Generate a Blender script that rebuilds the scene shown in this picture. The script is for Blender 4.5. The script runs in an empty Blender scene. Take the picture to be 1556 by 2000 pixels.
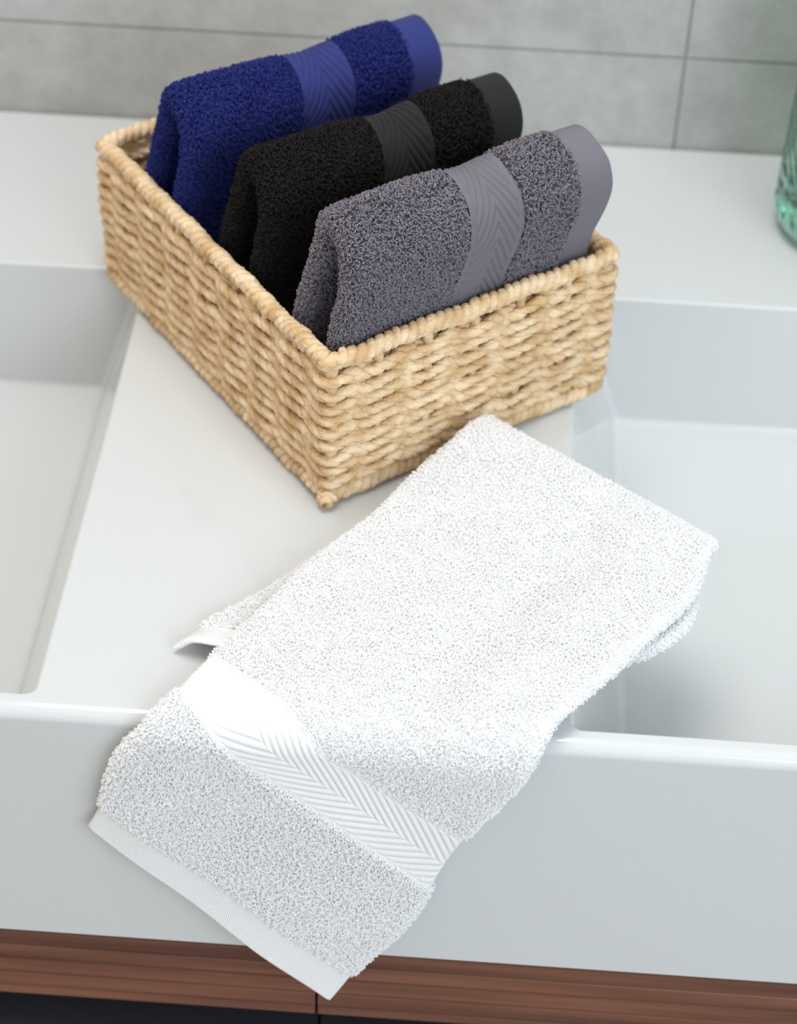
import bpy, bmesh, math
import numpy as np
from mathutils import Vector, Matrix

rng = np.random.default_rng(7)
PI = math.pi
S = bpy.context.scene
COL = S.collection

# ------------------------------------------------------------------ camera
PITCH, ROLL, YAW, CZ, FPX = .73135, .036, -.04044, .7389, 3952.67
fw = Vector((math.sin(YAW) * math.cos(PITCH), math.cos(YAW) * math.cos(PITCH), -math.sin(PITCH)))
rt = Vector((math.cos(YAW), -math.sin(YAW), 0.))
up = rt.cross(fw)
r2 = math.cos(ROLL) * rt + math.sin(ROLL) * up
u2 = -math.sin(ROLL) * rt + math.cos(ROLL) * up
cd = bpy.data.cameras.new('camera')
cam = bpy.data.objects.new('camera', cd)
COL.objects.link(cam)
M4 = Matrix((r2, u2, -fw)).transposed().to_4x4()
M4.translation = (0, 0, CZ)
cam.matrix_world = M4
cd.sensor_fit = 'HORIZONTAL'
cd.sensor_width = 24.0
cd.lens = FPX / 1556 * 24
cd.clip_start = .01
cd.dof.use_dof = True
cd.dof.focus_distance = 1.02
cd.dof.aperture_fstop = 5.6
S.camera = cam
S.cycles.max_bounces = 16
S.cycles.diffuse_bounces = 12
S.cycles.transmission_bounces = 12

# ------------------------------------------------------------------ world, lights, exposure
S.view_settings.view_transform = 'Standard'
S.view_settings.look = 'None'
S.view_settings.gamma = 1
S.view_settings.use_curve_mapping = False
S.view_settings.exposure = 0.32
w = bpy.data.worlds.new('world')
S.world = w
w.use_nodes = True
bg = w.node_tree.nodes['Background']
bg.inputs[0].default_value = (.89, .95, 1, 1)
bg.inputs[1].default_value = .72


def area(name, loc, target, sx, sy, power, col):
    l = bpy.data.lights.new(name, 'AREA')
    l.shape = 'RECTANGLE'
    l.size, l.size_y, l.energy, l.color = sx, sy, power, col
    o = bpy.data.objects.new(name, l)
    COL.objects.link(o)
    o.location = loc
    o.rotation_euler = (Vector(target) - Vector(loc)).to_track_quat('-Z', 'Y').to_euler()
    return o


area('window_light', (1.2, -.9, 1.15), (0, .8, -.05), 1.5, 1.1, 22, (.82, .93, 1))
area('ceiling_light', (-.2, .9, 2.0), (0, .9, 0), 1.2, .8, 21, (1, .98, .95))


# ------------------------------------------------------------------ materials
def mat(name, col, rough=.6, col2=None, nscale=60, bump=None, bscale=300, spec=.5, sheen=0, coat=0, ndetail=3, coords='Object', stretch=None, trans=0):
    m = bpy.data.materials.new(name)
    m.use_nodes = True
    nt = m.node_tree
    b = nt.nodes['Principled BSDF']
    b.inputs['Base Color'].default_value = (*col, 1)
    b.inputs['Roughness'].default_value = rough
    b.inputs['Specular IOR Level'].default_value = spec
    b.inputs['Sheen Weight'].default_value = sheen
    b.inputs['Coat Weight'].default_value = coat
    tc = nt.nodes.new('ShaderNodeTexCoord')
    vec = tc.outputs[coords]
    if stretch:
        mp_ = nt.nodes.new('ShaderNodeMapping')
        mp_.inputs['Scale'].default_value = stretch
        nt.links.new(vec, mp_.inputs['Vector'])
        vec = mp_.outputs['Vector']
    if col2 is not None:
        n = nt.nodes.new('ShaderNodeTexNoise')
        n.inputs['Scale'].default_value = nscale
        n.inputs['Detail'].default_value = ndetail
        n.inputs['Roughness'].default_value = .72 if ndetail > 8 else .5
        nt.links.new(vec, n.inputs['Vector'])
        r = nt.nodes.new('ShaderNodeValToRGB')
        r.color_ramp.elements[0].color = (*col, 1)
        r.color_ramp.elements[1].color = (*col2, 1)
        r.color_ramp.elements[0].position = .35
        r.color_ramp.elements[1].position = .65
        nt.links.new(n.outputs['Fac'], r.inputs['Fac'])
        nt.links.new(r.outputs['Color'], b.inputs['Base Color'])
    if bump:
        n = nt.nodes.new('ShaderNodeTexNoise')
        n.inputs['Scale'].default_value = bscale
        nt.links.new(vec, n.inputs['Vector'])
        bp = nt.nodes.new('ShaderNodeBump')
        bp.inputs['Strength'].default_value = bump
        bp.inputs['Distance'].default_value = .001
        nt.links.new(n.outputs['Fac'], bp.inputs['Height'])
        nt.links.new(bp.outputs['Normal'], b.inputs['Normal'])
    if trans:
        tr = nt.nodes.new('ShaderNodeBsdfTranslucent'); mx = nt.nodes.new('ShaderNodeMixShader')
        tr.inputs['Color'].default_value = (*(col2 or col), 1)
        mx.inputs[0].default_value = trans
        nt.links.new(b.outputs[0], mx.inputs[1]); nt.links.new(tr.outputs[0], mx.inputs[2])
        nt.links.new(mx.outputs[0], nt.nodes['Material Output'].inputs['Surface'])
    return m


def weave_mat(name, col, ku, kv, dist, sheen=.04, rough=.9):
    """flat woven cloth: over-under bumps from the cloth's own UVs (metres)"""
    m = bpy.data.materials.new(name)
    m.use_nodes = True
    nt = m.node_tree
    b = nt.nodes['Principled BSDF']
    b.inputs['Base Color'].default_value = (*col, 1)
    b.inputs['Roughness'].default_value = rough
    b.inputs['Sheen Weight'].default_value = sheen
    uv = nt.nodes.new('ShaderNodeUVMap')
    sp = nt.nodes.new('ShaderNodeSeparateXYZ')
    nt.links.new(uv.outputs['UV'], sp.inputs[0])

    def sine(out, k):
        a = nt.nodes.new('ShaderNodeMath'); a.operation = 'MULTIPLY'; a.inputs[1].default_value = k
        nt.links.new(out, a.inputs[0])
        s = nt.nodes.new('ShaderNodeMath'); s.operation = 'SINE'
        nt.links.new(a.outputs[0], s.inputs[0])
        return s.outputs[0]
    mu = nt.nodes.new('ShaderNodeMath'); mu.operation = 'MULTIPLY'
    nt.links.new(sine(sp.outputs[0], ku), mu.inputs[0])
    nt.links.new(sine(sp.outputs[1], kv), mu.inputs[1])
    bp = nt.nodes.new('ShaderNodeBump')
    bp.inputs['Strength'].default_value = 1
    bp.inputs['Distance'].default_value = dist
    nt.links.new(mu.outputs[0], bp.inputs['Height'])
    nt.links.new(bp.outputs['Normal'], b.inputs['Normal'])
    return m


M_CER = mat('glazed_ceramic', (.60, .615, .613), .08, spec=.5)
M_STRAW = mat('paper_rope', (.60, .39, .19), .72, (.83, .65, .43), 75, bump=.9, bscale=520, spec=.3)
M_WOOD = mat('walnut', (.085, .027, .014), .42, (.19, .072, .038), 16, bump=.25, bscale=30, stretch=(.25, 3, 6), ndetail=6)
M_DARK = mat('dark_cabinet', (.004, .004, .006), .8, spec=.15)
M_EDGE = mat('grey_lacquer', (.018, .020, .026), .6)
M_FLOOR = mat('floor_tile', (.30, .29, .28), .5, (.36, .35, .33), 8)
M_TILE = mat('concrete_tile', (.395, .395, .38), .62, (.50, .51, .50), 30, bump=.15, bscale=90, ndetail=9, spec=.3)
M_GROUT = mat('grout', (.35, .365, .37), .9)


# ------------------------------------------------------------------ helpers
def mesh_obj(name, V, F, m, parent=None, smooth=True, uv=None):
    """V (n,3) array, F (k,4) array of quads or list of faces"""
    me = bpy.data.meshes.new(name)
    V = np.asarray(V, np.float32)
    if isinstance(F, np.ndarray):
        k, c = F.shape
        me.vertices.add(len(V)); me.vertices.foreach_set('co', V.ravel())
        me.loops.add(k * c); me.loops.foreach_set('vertex_index', F.astype(np.int32).ravel())
        me.polygons.add(k)
        me.polygons.foreach_set('loop_start', np.arange(0, k * c, c, dtype=np.int32))
        me.polygons.foreach_set('loop_total', np.full(k, c, np.int32))
        if uv is not None:
            l = me.uv_layers.new(name='UVMap')
            l.data.foreach_set('uv', np.asarray(uv, np.float32)[F.ravel()].ravel())
        me.update(calc_edges=True)
    else:
        me.from_pydata([tuple(map(float, v)) for v in V], [], F)
    me.polygons.foreach_set('use_smooth', np.full(len(me.polygons), smooth))
    me.materials.append(m)
    o = bpy.data.objects.new(name, me)
    COL.objects.link(o)
    if parent:
        o.parent = parent
    return o


def thing(name, label, cat, loc=(0, 0, 0), rz=0, group=None):
    o = bpy.data.objects.new(name, None)
    o.empty_display_size = .05
    COL.objects.link(o)
    o.location = loc
    o.rotation_euler = (0, 0, rz)
    o['label'] = label; o['category'] = cat
    if group:
        o['group'] = group
    return o


def struct(o):
    o['kind'] = 'structure'
    return o


def boxes(bl):
    V, F = [], []
    for (x0, x1, y0, y1, z0, z1) in bl:
        b = len(V)
        V += [(x, y, z) for z in (z0, z1) for y in (y0, y1) for x in (x0, x1)]
        F += [tuple(b + i for i in f) for f in ((0, 2, 3, 1), (4, 5, 7, 6), (0, 1, 5, 4), (2, 6, 7, 3), (0, 4, 6, 2), (1, 3, 7, 5))]
    return V, F


def add_bevel(o, w_, seg=3, ang=35):
    b = o.modifiers.new('bevel', 'BEVEL')
    b.width = w_; b.segments = seg; b.limit_method = 'ANGLE'; b.angle_limit = math.radians(ang)
    b.harden_normals = False
    return b


def quads_ring(nr, nc, closed_r=False):
    """quads for nr rings of nc verts, rings closed around"""
    i = np.arange(nr if closed_r else nr - 1)[:, None]
    j = np.arange(nc)[None]
    i2 = (i + 1) % nr; j2 = (j + 1) % nc
    return np.stack([i * nc + j, i * nc + j2, i2 * nc + j2, i2 * nc + j], -1).reshape(-1, 4)


def hermite(ts, P, t):
    ts = np.asarray(ts, float); P = np.asarray(P, float); t = np.clip(t, ts[0], ts[-1])
    d = np.empty_like(P)
    sl = (P[1:] - P[:-1]) / (ts[1:] - ts[:-1])[:, None]
    h = (ts[1:] - ts[:-1])[:, None]
    d[1:-1] = (sl[:-1] * h[1:] + sl[1:] * h[:-1]) / (h[1:] + h[:-1])
    d[0], d[-1] = sl[0], sl[-1]
    k = np.clip(np.searchsorted(ts, t, 'right') - 1, 0, len(ts) - 2)
    hh = (ts[k + 1] - ts[k]); x = ((t - ts[k]) / hh)[:, None]; hh = hh[:, None]
    return ((2 * x**3 - 3 * x**2 + 1) * P[k] + (x**3 - 2 * x**2 + x) * hh * d[k]
            + (-2 * x**3 + 3 * x**2) * P[k + 1] + (x**3 - x**2) * hh * d[k + 1])


# smooth pseudo-noise made of sines, for coherent variation
_K = rng.normal(size=(10, 3)); _K /= np.linalg.norm(_K, axis=1)[:, None]; _PH = rng.uniform(0, 6.28, 10)


def wob(P, freq, seed=0):
    out = 0
    for i in range(6):
        k = _K[(i + seed) % 10] * freq * (1 + .37 * i)
        out = out + np.sin(P @ k + _PH[(i + 3 * seed) % 10] + seed) / (1 + .3 * i)
    return out / 3.2


# ------------------------------------------------------------------ terry loops
def loops_on(G, dens, hgt, rad, mask=None, seed=0, lay=.9):
    """G: (r,c,3) ring grid (closed over c). Little yarn loops standing on its surface."""
    r = np.random.default_rng(seed)
    A = G[:-1]; B = np.roll(A, -1, 1); D = G[1:]; C_ = np.roll(D, -1, 1)
    N = np.cross(C_ - A, D - B)
    if (N * (G - G[:, ::-1])[:-1]).sum() < 0: N = -N
    ar = np.linalg.norm(N, axis=-1) / 2
    N = N / np.maximum(np.linalg.norm(N, axis=-1, keepdims=True), 1e-12)
    if mask is not None:
        ar = ar * mask((A + B + C_ + D) / 4, N)
    cnt = int(ar.sum() * dens)
    cum = np.cumsum(ar.ravel())
    q = (np.arange(cnt) + r.uniform(0, 1, cnt)) / cnt * cum[-1]
    idx = np.searchsorted(cum, q); idx = np.clip(idx, 0, ar.size - 1)
    i, j = np.unravel_index(idx, ar.shape)
    a = r.uniform(0, 1, (cnt, 1)); b = r.uniform(0, 1, (cnt, 1))
    P = (A[i, j] * (1 - a) + B[i, j] * a) * (1 - b) + (D[i, j] * (1 - a) + C_[i, j] * a) * b
    n = N[i, j]
    # coherent lay direction + random
    t = np.stack([wob(P, 150, 1), wob(P, 150, 4), wob(P, 150, 7)], 1) * lay + r.normal(size=(cnt, 3)) * .55
    t -= n * (t * n).sum(1, keepdims=True)
    up_ = n + t * 1.0
    up_ /= np.linalg.norm(up_, axis=1, keepdims=True)
    s = r.normal(size=(cnt, 3)); s -= up_ * (s * up_).sum(1, keepdims=True); s /= np.linalg.norm(s, axis=1, keepdims=True)
    qn = np.cross(up_, s)
    K, R_ = 7, 5
    al = np.linspace(0, PI, K)
    h = hgt * r.uniform(.75, 1.3, (cnt, 1)); wd = hgt * r.uniform(.16, .34, (cnt, 1)); tw = hgt * r.normal(0, .22, (cnt, 1))
    y = h * np.sin(al)[None] ** .8 - hgt * .15
    x = wd * np.cos(al)[None] * (.55 + .9 * np.sin(al)[None])
    z = tw * np.sin(al * 2)[None]
    pts = P[:, None] + up_[:, None] * y[..., None] + s[:, None] * x[..., None] + qn[:, None] * z[..., None]
    tg = np.gradient(pts, axis=1); tg /= np.linalg.norm(tg, axis=2, keepdims=True)
    e1 = np.repeat(qn[:, None], K, 1); e1 = e1 - tg * (e1 * tg).sum(2, keepdims=True); e1 /= np.linalg.norm(e1, axis=2, keepdims=True)
    e2 = np.cross(tg, e1)
    ph = np.arange(R_) * 2 * PI / R_
    rr = rad * r.uniform(.8, 1.25, (cnt, 1, 1, 1))
    V = pts[:, :, None] + rr * (np.cos(ph)[None, None, :, None] * e1[:, :, None] + np.sin(ph)[None, None, :, None] * e2[:, :, None])
    V = V.reshape(-1, 3)
    f = quads_ring(K, R_)
    F = (np.arange(cnt)[:, None, None] * (K * R_) + f[None]).reshape(-1, 4)
    return V, F


def sheath(C, nrm, tau, av, cap0=0, cap1=0, bm=None, e=None):
    """closed flat tube around the sheet C (nb, na, 3): both faces tau off the sheet, rounded long sides,
    rounded ends where cap>0. av, bm: distances in metres over and along."""
    nb, na = C.shape[:2]
    a = av
    e = float(tau.mean()) if e is None else e
    rd = lambda d: np.sqrt(np.clip(1 - (1 - np.clip(d / e, 0, 1)) ** 2, 0, 1))
    T = tau * rd(a - a[:, :1]) * rd(a[:, -1:] - a)
    if cap0: T = T * np.sqrt(np.clip(1 - (1 - np.clip((bm - bm[0]) / cap0, 0, 1)) ** 2, 0, 1))[:, None]
    if cap1: T = T * np.sqrt(np.clip(1 - (1 - np.clip((bm[-1] - bm) / cap1, 0, 1)) ** 2, 0, 1))[:, None]
    top = C + nrm * T[..., None]; bot = C - nrm * T[..., None]
    G = np.concatenate([top, bot[:, ::-1]], 1)
    uv = np.stack([np.concatenate([a, a[:, ::-1]], 1), np.repeat(bm[:, None], 2 * na, 1)], -1)
    return G, uv


def grid_normals(C):
    da = np.gradient(C, axis=1); db = np.gradient(C, axis=0)
    n = np.cross(da, db)
    return n / np.maximum(np.linalg.norm(n, axis=-1, keepdims=True), 1e-12)


def dense_ends(L, n, e):
    """samples 0..L, denser within e of both ends"""
    k = 6
    x = e * (1 - np.cos(np.linspace(0, PI / 2, k + 1)))
    mid = np.linspace(e, L - e, max(n, 3))[1:-1]
    return np.concatenate([x, mid, (L - x)[::-1]])


def herring(a, bl, w_, pitch, slope=1.65):
    """0..1 relief of the woven chevron band; a over the towel, bl 0..w_ along"""
    c = np.abs(bl - w_ / 2)
    q = np.sin(PI * ((a + c * slope) / pitch)) ** 2
    ed = np.clip(np.minimum(bl, w_ - bl) / (w_ * .10), 0, 1)
    mid = np.clip(c / (w_ * .03), 0, 1)
    return (q ** .35) * np.where(ed < 1, .0, 1.) + np.where(ed < 1, .5, 0)


# ------------------------------------------------------------------ the room
RY = .66            # front of the washbasin
WY = 1.216          # tiled wall
TZ = .0685
tiles = []
zs = [-.24, TZ, TZ + .30, TZ + .60, TZ + .90, TZ + 1.2, TZ + 1.5]
xs = [.131 + .6 * k for k in range(-2, 5)]
g = .0009
for z0, z1 in zip(zs[:-1], zs[1:]):
    for x0, x1 in zip(xs[:-1], xs[1:]):
        tiles.append((x0 + g, x1 - g, WY, WY + .01, z0 + g, z1 - g))
V, F = boxes(tiles)
wall = struct(mesh_obj('wall_back', V, F, M_TILE, smooth=False))
wall.data.materials.append(M_GROUT)
b0 = len(wall.data.polygons)
V2, F2 = boxes([(xs[0], xs[-1], WY + .0015, WY + .10, -.86, zs[-1])])
bmw = bmesh.new(); bmw.from_mesh(wall.data)
vs = [bmw.verts.new(v) for v in V2]
for f in F2:
    nf = bmw.faces.new([vs[i] for i in f]); nf.material_index = 1
bmw.to_mesh(wall.data); bmw.free()
V, F = boxes([(-1.5, -1.4, -1.6, WY + .1, -.86, 2.0)])  # unseen wall added to bounce warm light from the left and block the world
struct(mesh_obj('bounce_wall_left', V, F, mat('beige_bounce', (.70, .52, .36), .8), smooth=False))
V, F = boxes([(-1.5, 2.5, -1.6, WY + .1, -.90, -.86)])
struct(mesh_obj('floor', V, F, M_FLOOR, smooth=False))


# ------------------------------------------------------------------ washbasin
def taper_box(x0, x1, y0, y1, zt, zb, dx0, dx1, dy0, dy1, r):
    bm_ = bmesh.new()
    t = [(x0, y0), (x1, y0), (x1, y1), (x0, y1)]
    b = [(x0 + dx0, y0 + dy0), (x1 - dx1, y0 + dy0), (x1 - dx1, y1 - dy1), (x0 + dx0, y1 - dy1)]
    k = .03 / (zt - zb)
    tt = [(p[0] - (q[0] - p[0]) * k, p[1] - (q[1] - p[1]) * k) for p, q in zip(t, b)]
    v1 = [bm_.verts.new((*p, zt + .03)) for p in tt]
    v0 = [bm_.verts.new((*p, zb)) for p in b]
    bm_.faces.new(v1); bm_.faces.new(v0[::-1])
    for i in range(4):
        bm_.faces.new((v0[i], v0[(i + 1) % 4], v1[(i + 1) % 4], v1[i]))
    bmesh.ops.recalc_face_normals(bm_, faces=bm_.faces)
    es = [e for e in bm_.edges if not (e.verts[0].co.z > 0 and e.verts[1].co.z > 0)]
    bmesh.ops.bevel(bm_, geom=es, offset=r, segments=7, affect='EDGES', profile=.5)
    me = bpy.data.meshes.new('cut'); bm_.to_mesh(me); bm_.free()
    o = bpy.data.objects.new('cut', me); COL.objects.link(o)
    return o


basin = thing('double_washbasin', 'white glazed ceramic double washbasin with flat divider and deep front apron', 'washbasin', (-.07, .93, -.1805))
V, F = boxes([(-1.0, .86, RY, WY - .0015, -.1805, 0)])
body = mesh_obj('ceramic_body', V, F, M_CER, smooth=True)
bmb = bmesh.new(); bmb.from_mesh(body.data)
bmesh.ops.bevel(bmb, geom=[e for e in bmb.edges if all(v.co.y < RY + .001 for v in e.verts) and all(v.co.z > -.01 for v in e.verts)],
                offset=.0075, segments=8, affect='EDGES', profile=.5)
bmb.to_mesh(body.data); bmb.free()
cuts = [taper_box(-.90, -.204, .6725, 1.034, 0, -.095, .034, .034, .006, .004, .005),
        taper_box(.062, .76, .6725, 1.034, 0, -.095, .034, .034, .006, .004, .005)]
for c in cuts:
    md = body.modifiers.new('b', 'BOOLEAN'); md.operation = 'DIFFERENCE'; md.object = c; md.solver = 'EXACT'
add_bevel(body, .0030, 4, 38)
dg = bpy.context.evaluated_depsgraph_get()
me = bpy.data.meshes.new_from_object(body.evaluated_get(dg))
body.modifiers.clear()
body.data = me
me.name = 'ceramic_body'
for c in cuts:
    bpy.data.objects.remove(c)
me.polygons.foreach_set('use_smooth', np.full(len(me.polygons), True))
wn = body.modifiers.new('wn', 'WEIGHTED_NORMAL'); wn.keep_sharp = False
body.parent = basin
body.location = (-basin.location[0], -basin.location[1], -basin.location[2])

# ------------------------------------------------------------------ vanity cabinet
vanity = thing('vanity_cabinet', 'dark vanity cabinet with ribbed walnut drawer fronts beneath the washbasin', 'cabinet', (-.07, .93, -.86))
off = -np.array(vanity.location)


def vpart(name, V, F, m, parent=None, **k):
    if parent is None:
        V = np.asarray(V, float) + off
        parent = vanity
    else:
        V = np.asarray(V, float) + off
    return mesh_obj(name, V, F, m, parent, **k)


V, F = boxes([(-.995, .855, RY + .110, WY - .003, -.86, -.1815)])
vpart('carcass', V, F, M_DARK, smooth=False)


def ribbed(x0, x1, ztop, zbot, yf, yb, pitch):
    z = np.linspace(ztop, zbot, int((ztop - zbot) / .0004))
    q = ((ztop - z + pitch * .35) / pitch) % 1
    d = .0042 * np.where(q < .66, .62 + .38 * np.sin(PI / 2 * q / .66), np.where(q < .74, (.74 - q) / .08, np.where(q > .90, (q - .90) / .10 * .62, 0)))
    yy = yf + .0042 - d
    n = len(z)
    prof = np.concatenate([np.stack([yy, z], 1), [[yb, zbot], [yb, ztop]]])
    V = np.concatenate([np.column_stack([np.full(n + 2, x), prof]) for x in (x0, x1)])
    m_ = n + 2
    F = [(i, (i + 1) % m_, m_ + (i + 1) % m_, m_ + i) for i in range(m_)]
    F += [tuple(range(m_))[::-1], tuple(range(m_, 2 * m_))]
    return V, F


XJ = -.0636
for x0, x1 in ((-.99, XJ - .0008), (XJ + .0008, .85)):
    V, F = ribbed(x0, x1, -.1825, -.2480, RY + .006, RY + .0295, .0131)
    dr = vpart('drawer_front', V, F, M_WOOD, smooth=False)
    V, F = boxes([(x0, x1, RY + .004, RY + .0295, -.60, -.2815)])
    vpart('lower_drawer_front', V, F, M_EDGE, smooth=False)

# ------------------------------------------------------------------ basket
BY = .65455
BL, BW, BH = .198, .261, .1005
basket = thing('woven_basket', 'rectangular woven paper rope basket standing on the washbasin, holding three towels', 'basket', (-.07344, .81837, .0012), BY)


def perim(ins, step, rc=.003):
    """rounded rectangle at inset ins: positions, normals, and stake-phase q"""
    l, w_ = BL - 2 * ins, BW - 2 * ins
    segs = []
    cor = [(ins, ins), (BL - ins, ins), (BL - ins, BW - ins), (ins, BW - ins)]
    nst = [6, 8, 6, 8]
    P, N, Q = [], [], []
    q0 = 0
    for k in range(4):
        a = np.array(cor[k]); b = np.array(cor[(k + 1) % 4]); d = (b - a) / np.linalg.norm(b - a)
        n = np.array([d[1], -d[0]])
        L = np.linalg.norm(b - a)
        m = max(int((L - 2 * rc) / step), 2)
        t = np.linspace(rc, L - rc, m, endpoint=False)
        P.append(a + d * t[:, None]); N.append(np.repeat(n[None], m, 0)); Q.append(q0 + t / L * nst[k])
        # corner arc at b
        d2 = np.array([-d[1], d[0]])
        c = b - d * rc + d2 * rc
        mk = max(int(rc * PI / 2 / step), 3)
        th = np.linspace(0, PI / 2, mk, endpoint=False)
        nn = n * np.cos(th)[:, None] + d * np.sin(th)[:, None]
        P.append(c + rc * nn); N.append(nn)
        qa = q0 + nst[k] * (L - rc) / L
        qb = q0 + nst[k] + rc / np.linalg.norm(np.array(cor[(k + 2) % 4]) - b) * nst[(k + 1) % 4]
        Q.append(qa + (qb - qa) * th / (PI / 2))
        q0 += nst[k]
    return np.concatenate(P), np.concatenate(N), np.concatenate(Q)


def rope(C, N, rad, nv, tw, mode='ply', seed=0, closed=True, rough=.06, sc=None):
    """sweep of a twisted rope along the centre line C, N = reference normals"""
    r = np.random.default_rng(seed)
    T = (np.roll(C, -1, 0) - np.roll(C, 1, 0)) if closed else np.gradient(C, axis=0)
    T /= np.linalg.norm(T, axis=1, keepdims=True)
    N = N - T * (N * T).sum(1, keepdims=True); N /= np.linalg.norm(N, axis=1, keepdims=True)
    B = np.cross(T, N)
    s = np.concatenate([[0], np.cumsum(np.linalg.norm(np.diff(C, axis=0), axis=1))])
    tot = s[-1] + np.linalg.norm(C[0] - C[-1])
    if closed:
        tw = tot / max(round(tot / tw), 1)
    ph = np.arange(nv) * 2 * PI / nv
    jit = 1.0 * np.sin(s * 2 * PI / tot * 11 + seed) + .5 * np.sin(s * 2 * PI / tot * 23 + seed * 2.1)
    th = 2 * PI * s / tw + jit
    if mode == 'ply':
        an = ph[None] - th[:, None]
        c = np.abs(np.cos(an))
        R_ = rad * (.92 + .08 * c) * (1 - .36 * np.clip(1 - c / .42, 0, 1) ** 1.3) * (1 + .035 * np.sin(7 * an + jit[:, None] * 3))
    else:       # wrap: a strand wound around a core
        xx = (th[:, None] + 2 * ph[None] + .35 * np.sin(th[:, None] * .37 + seed)) / (2 * PI)
        x = xx % 1
        kk = np.floor(xx).astype(int)
        kk = kk - kk.min()
        am = r.uniform(.84, 1.10, 4000)[kk % 4000]
        sx = np.clip(np.sin(PI * x), 0, 1)
        R_ = rad * (.90 + .10 * sx) * (1 - .26 * np.clip(1 - sx / .5, 0, 1) ** 1.4) * (1 + .02 * np.sin(2 * PI * x * 4 + kk)) * (.2 + .8 * am)
    if sc is not None: R_ = R_ * sc[:, None]
    nz = r.normal(size=(len(C) // 3 + 2, nv))
    nz = np.repeat(nz, 3, 0)[:len(C)]
    nz = (nz + np.roll(nz, 1, 0) + np.roll(nz, -1, 0)) / 3
    R_ = R_ * (1 + rough * nz)
    V = C[:, None] + R_[..., None] * (np.cos(ph)[None, :, None] * N[:, None] + np.sin(ph)[None, :, None] * B[:, None])
    return V.reshape(-1, 3), quads_ring(len(C), nv, closed)


def merge(parts):
    V, F, o = [], [], 0
    for v, f in parts:
        V.append(v); F.append(f + o); o += len(v)
    return np.concatenate(V), np.concatenate(F)


P, N, Q = perim(.0056, .0007)
N3 = np.column_stack([N, np.zeros(len(N))])
rows = []
zr = rng.normal(0, .0004, (9, 30)); zr[:, 28] = zr[:, 0]; zr[:, 29] = zr[:, 1]
for i in range(9):
    z0 = .0146 + .0086 * i
    for sgn in (1, -1):
        ph_ = i * .9
        zz = z0 + sgn * .0011 * np.sin(PI * Q) + np.interp(Q, np.arange(30), zr[i]) + .0005 * np.sin(2 * PI * Q / 28 * (3 + i % 3) + ph_ * 2) + .0002 * np.sin(2 * PI * Q / 28 * 11 + ph_ * 3)
        nn = sgn * .0031 * np.cos(PI * Q) + .0004 * np.sin(2 * PI * Q / 28 * 9 + ph_)
        C = np.column_stack([P + N * nn[:, None], zz])
        rows.append(rope(C, N3, .00355 * (1 + .06 * math.sin(i * 5 + sgn)), 32, .0215, seed=i * 2 + (sgn > 0), rough=.05, sc=1 - .17 * np.cos(2 * PI * Q)))
V, F = merge(rows)
mesh_obj('woven_wall', V, F, M_STRAW, basket)
Pc, Nc, Qc = perim(.0056, .0005)
for zc, rr_, nm, sd in ((BH - .0052, .0053, 'wrapped_rim', 3), (.0052, .0054, 'base_rim', 8)):
    C = np.column_stack([Pc, zc + .0006 * np.sin(2 * PI * Qc / 28 * 13 + sd) + .0004 * np.sin(2 * PI * Qc / 28 * 29)])
    V, F = rope(C, np.column_stack([Nc, np.zeros(len(Nc))]), rr_, 36, .0056, 'wrap', sd, rough=.04)
    mesh_obj(nm, V, F, M_STRAW, basket)
# curled rope end at the near bottom corner
tt_ = np.linspace(0, 2 * PI * 1.75, 90)
rk = .0042 - .0036 * tt_ / tt_[-1]
C = np.column_stack([.0034 + rk * np.cos(tt_) * .7, .0034 - rk * np.cos(tt_) * .7 - .0030 * tt_ / tt_[-1], .0050 + rk * np.sin(tt_)])
C[:, 0] -= .0030 * tt_ / tt_[-1]
V, F = rope(C, np.repeat([[-.7, -.7, .1]], 90, 0), .0024, 12, .02, seed=5, closed=False, rough=.03)
mesh_obj('corner_knot', V, F, M_STRAW, basket)
# upright stakes
qs = np.arange(28)
for k in qs:
    j = int(np.argmin(np.abs(Q - k))) if k else int(np.argmin(np.minimum(Q, 28 - Q)))
    cz = np.linspace(.006, BH - .006, 60)
    corner = k in (0, 6, 14, 20)
    c = P[j] + N[j] * (.0 if not corner else -.001)
    C = np.column_stack([np.full(60, c[0]), np.full(60, c[1]), cz])
    V, F = rope(C, np.repeat([[N[j][0], N[j][1], 0]], 60, 0), .0030 if not corner else .0036, 10, .02, seed=50 + int(k), closed=False)
    mesh_obj('stake', V, F, M_STRAW, basket)
# woven base
parts = []
for k, y_ in enumerate(np.arange(.016, BW - .012, .0072)):
    x_ = np.linspace(.010, BL - .010, 150)
    C = np.column_stack([x_, np.full(150, y_), .0042 + .0006 * np.sin(x_ * PI / .02 + k * PI)])
    parts.append(rope(C, np.repeat([[0, 0, 1.]], 150, 0), .0034, 8, .016, seed=90 + k, closed=False))
V, F = merge(parts)
mesh_obj('woven_base', V, F, M_STRAW, basket)


# ------------------------------------------------------------------ arched towels in the basket
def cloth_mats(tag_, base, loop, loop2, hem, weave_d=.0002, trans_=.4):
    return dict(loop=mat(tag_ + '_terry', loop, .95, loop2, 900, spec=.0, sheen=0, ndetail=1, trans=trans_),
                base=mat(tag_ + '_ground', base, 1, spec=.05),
                band=weave_mat(tag_ + '_band', tuple(.9 * c for c in hem), 2 * PI / .0012, 2 * PI / .0012, .00005),
                hem=weave_mat(tag_ + '_hem', hem, 2 * PI / .0018, 2 * PI / .0018, weave_d))


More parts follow.
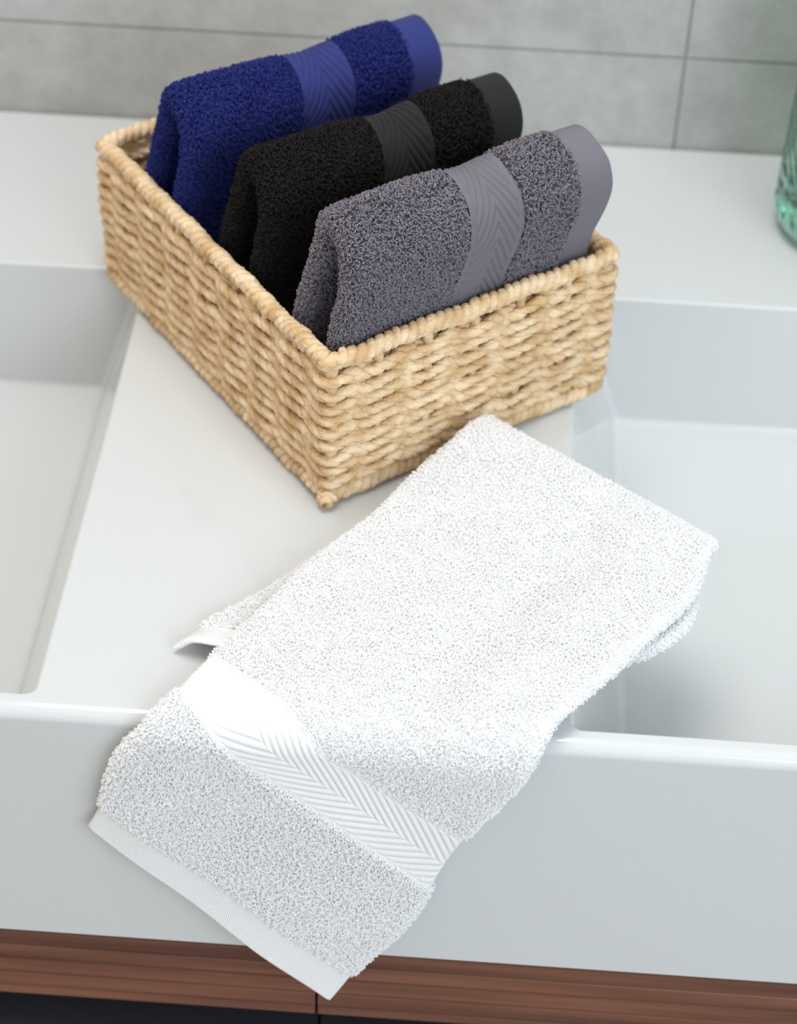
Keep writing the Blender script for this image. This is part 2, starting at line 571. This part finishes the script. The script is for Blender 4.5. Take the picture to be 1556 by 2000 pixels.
def combine(V1, F1, m1, V2, F2, m2, name, parent, uv1=None):
    V = np.concatenate([V1, V2]); F = np.concatenate([F1, F2 + len(V1)])
    o = mesh_obj(name, V, F, m1, parent)
    o.data.materials.append(m2)
    o.data.polygons.foreach_set('material_index', np.concatenate([np.zeros(len(F1), np.int32), np.ones(len(F2), np.int32)]))
    o.data.polygons.foreach_set('use_smooth', np.concatenate([np.ones(len(F1), bool), np.zeros(len(F2), bool)]))
    return o


ARCH = np.array([(.0215, .0150), (.0215, .055), (.0205, .088), (.0175, .108), (.0130, .131), (.0135, .146), (.0185, .1575),
                 (.0270, .1625), (.0345, .1570), (.0385, .144), (.0455, .122), (.0520, .095), (.0540, .055), (.0520, .0150)])


def arch_towel(name, label, w0, dz, mats, seed, dens, amp=1.0):
    top = thing(name, label, 'towel', tuple(arch_at(w0)), BY)
    pts = ARCH.copy()
    z = pts[:, 1]
    pts[:, 1] = np.where(z > .09, .09 + (z - .09) * (.0767 + dz) / .0767, z)
    seg = np.concatenate([[0], np.cumsum(np.linalg.norm(np.diff(pts, axis=0), axis=1))])
    L = seg[-1]
    a1 = dense_ends(L, 320, .006)
    prof = hermite(seg, pts, a1)

    def sheet(b):           # b: 0..1 along the towel
        b = np.asarray(b)
        zz = prof[None, :, 1]
        uL = .0150 + np.maximum(0, zz - .10) * .10 + .002 * math.sin(seed)
        uR = .1835 + .0055 * np.exp(-((zz - .140) / .022) ** 2) - .004 * np.clip((zz - .155) / .012, 0, 1)
        uu = uL + (uR - uL) * b[:, None]
        ww = prof[None, :, 0] + 0 * uu
        hz = zz + 0 * uu
        Pq = np.stack([uu, ww, hz], -1)
        up_w = np.clip((hz - .09) / .05, 0, 1)
        sag = wob(Pq + seed, 45, seed % 5) * .0016 * amp
        ww = ww + up_w * sag
        hz = hz + up_w * (wob(Pq + 3 * seed, 38, (seed + 2) % 5) * .0018 * amp - .0025 * np.exp(-np.maximum(b[:, None], 0) / .07)
                          - .0035 * np.exp(-((b[:, None] - .52) / .12) ** 2))
        ww = ww + up_w * .003 * np.exp(-b[:, None] / .06)
        return np.stack([uu, ww, hz], -1)
    LEN = .170
    a_all = a1[None, :]
    oo = np.array([.099, w0 + .035 - w0, .008])   # local origin offset (u, w, z) without the w0 shift

    def piece(nm, b0, b1, nb, tau, cap0, cap1, matb, relief=None, pile=None):
        bl = np.linspace(b0, b1, nb)
        if cap0: bl = np.unique(np.concatenate([bl, b0 + cap0 / LEN * (1 - np.cos(np.linspace(0, PI / 2, 8)))]))
        if cap1: bl = np.unique(np.concatenate([bl, b1 - cap1 / LEN * (1 - np.cos(np.linspace(0, PI / 2, 8)))]))
        C = sheet(bl); nrm = -grid_normals(C)
        # outward = away from the arch's inside
        A = np.repeat(a_all, len(bl), 0)
        T = np.full(A.shape, tau) + .0036 * np.exp(-((prof[None, :, 1] - .158) / .020) ** 2)
        if relief is not None:
            T = T + relief(A, (bl - b0)[:, None] * LEN + 0 * A)
        G, uv = sheath(C, nrm, T, A, cap0, cap1, bl * LEN, e=.005)
        G = G - oo
        nb_, nc = G.shape[:2]
        Fq = quads_ring(nb_, nc)
        V = G.reshape(-1, 3)
        if pile:
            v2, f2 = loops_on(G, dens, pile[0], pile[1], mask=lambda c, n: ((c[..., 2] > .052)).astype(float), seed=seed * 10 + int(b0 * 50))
            return combine(V, Fq, matb, v2, f2, mats['loop'], nm, top)
        return mesh_obj(nm, V, Fq, matb, top, uv=uv.reshape(-1, 2))

    rel = lambda a, bl: .0014 * herring(a, bl, .0355, .0070)
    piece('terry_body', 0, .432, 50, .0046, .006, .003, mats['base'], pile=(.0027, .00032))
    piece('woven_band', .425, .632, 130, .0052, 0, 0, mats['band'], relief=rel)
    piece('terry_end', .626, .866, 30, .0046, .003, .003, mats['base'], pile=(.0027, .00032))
    piece('hem', .856, 1.0, 20, .0050, 0, .0045, mats['hem'])
    return top


basket_rot = Matrix.Rotation(BY, 3, 'Z')
BLOC = Vector((-.07344, .81837, 0.))


def arch_at(w0):
    return BLOC + basket_rot @ Vector((.099, w0 + .035, .008))


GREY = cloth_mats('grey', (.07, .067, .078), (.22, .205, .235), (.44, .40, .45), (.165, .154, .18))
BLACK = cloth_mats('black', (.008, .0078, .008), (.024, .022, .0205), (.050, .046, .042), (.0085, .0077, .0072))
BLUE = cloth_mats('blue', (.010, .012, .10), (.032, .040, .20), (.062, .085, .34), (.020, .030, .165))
ARCHES = [('folded grey terry towel in the basket, nearest to the white towel', 0.0, .000, GREY, 1, 1.0),
          ('folded black terry towel standing between the grey and the blue towel in the basket', .0795, -.009, BLACK, 2, 1.0),
          ('folded navy blue terry towel at the far side of the basket, nearest the tiled wall', .1590, -.008, BLUE, 4, 1.0)]
for label, w0, dz, mats, seed, amp in ARCHES:
    arch_towel('folded_towel', label, w0, dz, mats, seed, 5.4e5, amp)

# ------------------------------------------------------------------ white towel draped over the front edge
RHO = .006


def drape(X, Y, H):
    """(X, unfolded Y, height off the surface) -> 3D: flat on top, round the front edge, down the apron"""
    y0 = RY + RHO; R_ = RHO + .008
    ph = np.clip((y0 - Y) / R_, 0, PI / 2)
    over = np.maximum(y0 - Y - R_ * PI / 2, 0)
    flat = np.maximum(Y - y0, 0)
    return np.stack([X, y0 + flat - (RHO + H) * np.sin(ph), -RHO + (RHO + H) * np.cos(ph) - over], -1)


# rows from the hanging hem up to the fold and back underneath: left (X, Y, H), right (X, Y, H)
ROWS = [((-.1807, .5727, .0060), (-.0553, .4459, .0140)),
        ((-.1706, .5955, .0060), (-.0395, .4734, .0120)),
        ((-.1575, .6352, .0070), (-.0199, .5054, .0100)),
        ((-.1342, .6698, .0080), (-.0029, .5450, .0090)),
        ((-.1195, .6926, .0095), (.0124, .5862, .0095)),
        ((-.0968, .7266, .0135), (.0348, .6311, .0120)),
        ((-.0722, .7644, .0145), (.0515, .6618, .0145)),
        ((-.0410, .8074, .0160), (.0888, .7093, .0150)),
        ((-.0144, .8440, .0225), (.1204, .7524, .0160)),
        ((.0055, .8680, .0290), (.1320, .7890, .0180)),
        ((.0098, .8755, .0240), (.1357, .7955, .0120)),
        ((.0050, .8680, .0180), (.1320, .7890, .0060)),
        ((-.0150, .8440, .0110), (.1225, .7510, .0055)),
        ((-.0789, .7673, .0060), (.0750, .7070, .0055)),
        ((-.1280, .7195, .0062), (.0150, .6860, .0055)),
        ((-.1391, .7055, .0125), (.0020, .6770, .0060))]
Lr = np.array([r_[0] for r_ in ROWS]); Rr = np.array([r_[1] for r_ in ROWS])
mid = (Lr + Rr) / 2
TT = np.concatenate([[0], np.cumsum(np.linalg.norm(np.diff(mid, axis=0), axis=1))])
WHITE_W = .172


def white_sheet(t, s):
    l = hermite(TT, Lr, t)[:, None]; r_ = hermite(TT, Rr, t)[:, None]
    s_ = s[None, :, None]
    P = l * (1 - s_) + r_ * s_
    X, Y, H = P[..., 0], P[..., 1], P[..., 2]
    P3 = np.stack([X, Y, 0 * X], -1)
    sb = np.sin(PI * s)[None]
    tq = t[:, None]
    onb = np.clip((tq - .06) / .06, 0, 1) * np.clip((TT[9] - tq) / .03, 0, 1)   # upper layer on the divider
    H = H + onb * (.0012 * wob(P3, 30, 2) * sb + .0026 * np.exp(-((s[None] - .80) / .10) ** 2) * np.clip((tq - .16) / .08, 0, 1)
                   - .0022 * np.exp(-((s[None] - .62) / .09) ** 2) * np.clip((tq - .12) / .10, 0, 1))
    # small waves where it hangs
    hang = np.clip((.13 - tq) / .08, 0, 1)
    H = H + hang * (.0016 * np.sin(s[None] * 9 + 1.0) * sb + .0012 * sb)
    # slight waviness of the long edges
    edge = (s[None] - .5) * 2
    X = X + edge * .0011 * np.sin(tq * 70 + 2 * edge)
    # the end hem of the under layer arches up, its left edge curls down
    lo = np.clip((tq - TT[13]) / .05, 0, 1)
    H = H - lo * (H - .0035) * np.exp(-(s[None] / .045) ** 2) + lo * .0015 * np.exp(-((s[None] - .16) / .1) ** 2)
    return drape(X, Y, np.maximum(H, .0045 - .0025 * (tq > TT[13])))


WM = cloth_mats('white', (.94, .94, .945), (.97, .97, .973), (.985, .985, .985), (.88, .88, .885), .00022, .6)
towel = thing('hand_towel', 'white terry hand towel with chevron band, draped over the front edge of the washbasin', 'towel',
              tuple(drape(np.array(-.06), np.array(.66), np.array(0.))))
toff = np.array(towel.location)


def wpiece(nm, t0, t1, step, tau, cap0, cap1, matb, relief=None, pile=None, dens=8e5, seed=0):
    tl = np.linspace(t0, t1, max(int((t1 - t0) / step), 4))
    if cap0: tl = np.unique(np.concatenate([tl, t0 + cap0 * (1 - np.cos(np.linspace(0, PI / 2, 8)))]))
    if cap1: tl = np.unique(np.concatenate([tl, t1 - cap1 * (1 - np.cos(np.linspace(0, PI / 2, 8)))]))
    e = .004
    a1 = dense_ends(WHITE_W, 230 if relief is not None else 110, e)
    C = white_sheet(tl, a1 / WHITE_W)
    nrm = grid_normals(C)
    sgn = -1 if nrm[0, nrm.shape[1] // 2] @ np.array([0, -1, 1]) < 0 else 1
    if t0 > TT[11]: sgn = -sgn
    nrm = nrm * sgn
    A = np.repeat(a1[None], len(tl), 0)
    T = np.full(A.shape, tau)
    if relief is not None:
        T = T + relief(A, (tl - t0)[:, None] + 0 * A)
    G, uv = sheath(C, nrm, T, A, cap0, cap1, tl, e=e)
    if sgn > 0:
        pass
    G = G - toff
    nb_, nc = G.shape[:2]
    Fq = quads_ring(nb_, nc)
    V = G.reshape(-1, 3)
    if pile:
        v2, f2 = loops_on(G, dens, pile[0], pile[1], mask=lambda c, n: (n[..., 2] > -.55).astype(float), seed=seed, lay=.7)
        return combine(V, Fq, matb, v2, f2, WM['loop'], nm, towel)
    return mesh_obj(nm, V, Fq, matb, towel, uv=uv.reshape(-1, 2))


tb0, tb1 = TT[3] + .001, TT[4] + .004
wpiece('hem', 0, .0265, .0012, .0022, .002, 0, WM['hem'])
wpiece('terry_end', .0250, tb0 + .0012, .002, .0030, .002, .002, WM['base'], pile=(.0029, .00031), seed=11)
wpiece('woven_band', tb0 - .001, tb1 + .001, .0003, .0032, 0, 0, WM['band'], relief=lambda a, bl: .0010 * herring(a, bl, tb1 - tb0 + .002, .0072))
wpiece('terry_body', tb1 - .0012, TT[-1] - .018, .002, .0030, .002, .002, WM['base'], pile=(.0025, .00030), seed=12)
wpiece('hem', TT[-1] - .0225, TT[-1], .0012, .0018, 0, .0018, WM['hem'])

# ------------------------------------------------------------------ green glass vase
vm = bpy.data.materials.new('green_glass'); vm.use_nodes = True
b = vm.node_tree.nodes['Principled BSDF']
b.inputs['Base Color'].default_value = (.42, .72, .58, 1)
b.inputs['Roughness'].default_value = .06
b.inputs['Transmission Weight'].default_value = 1
b.inputs['IOR'].default_value = 1.48


def lathe(outer, inner, n, ribs, amp_, twist):
    th = np.arange(n) * 2 * PI / n
    prof = np.array(outer + inner[::-1])
    k = len(outer)
    V = []
    for i, (r_, z_) in enumerate(prof):
        am = amp_ * min(r_ / .03, 1) * (1 if i < k and z_ > .012 else 0)
        rr_ = r_ + am * np.cos(ribs * (th + twist * z_))
        V.append(np.column_stack([rr_ * np.cos(th), rr_ * np.sin(th), np.full(n, z_)]))
    return np.concatenate(V), quads_ring(len(prof), n)


vase = thing('glass_vase', 'green ribbed glass vase on the back ledge at the right edge of the picture', 'vase', (.2465, 1.128, .0003))
outer = [(.0005, .0), (.040, .0), (.049, .003), (.0535, .010)] + [(.0545 - .004 * (z / .17) ** 1.3, z) for z in np.linspace(.02, .17, 40)] + [(.0500, .172)]
inner = [(.0005, .018), (.025, .0185), (.040, .023), (.0475, .034)] + [(.0498 - .004 * ((z - .02) / .15), z) for z in np.linspace(.045, .168, 30)] + [(.0470, .1715)]
V, F = lathe(outer, inner, 288, 30, .0010, 16)
mesh_obj('glass_bowl', V, F, vm, vase)
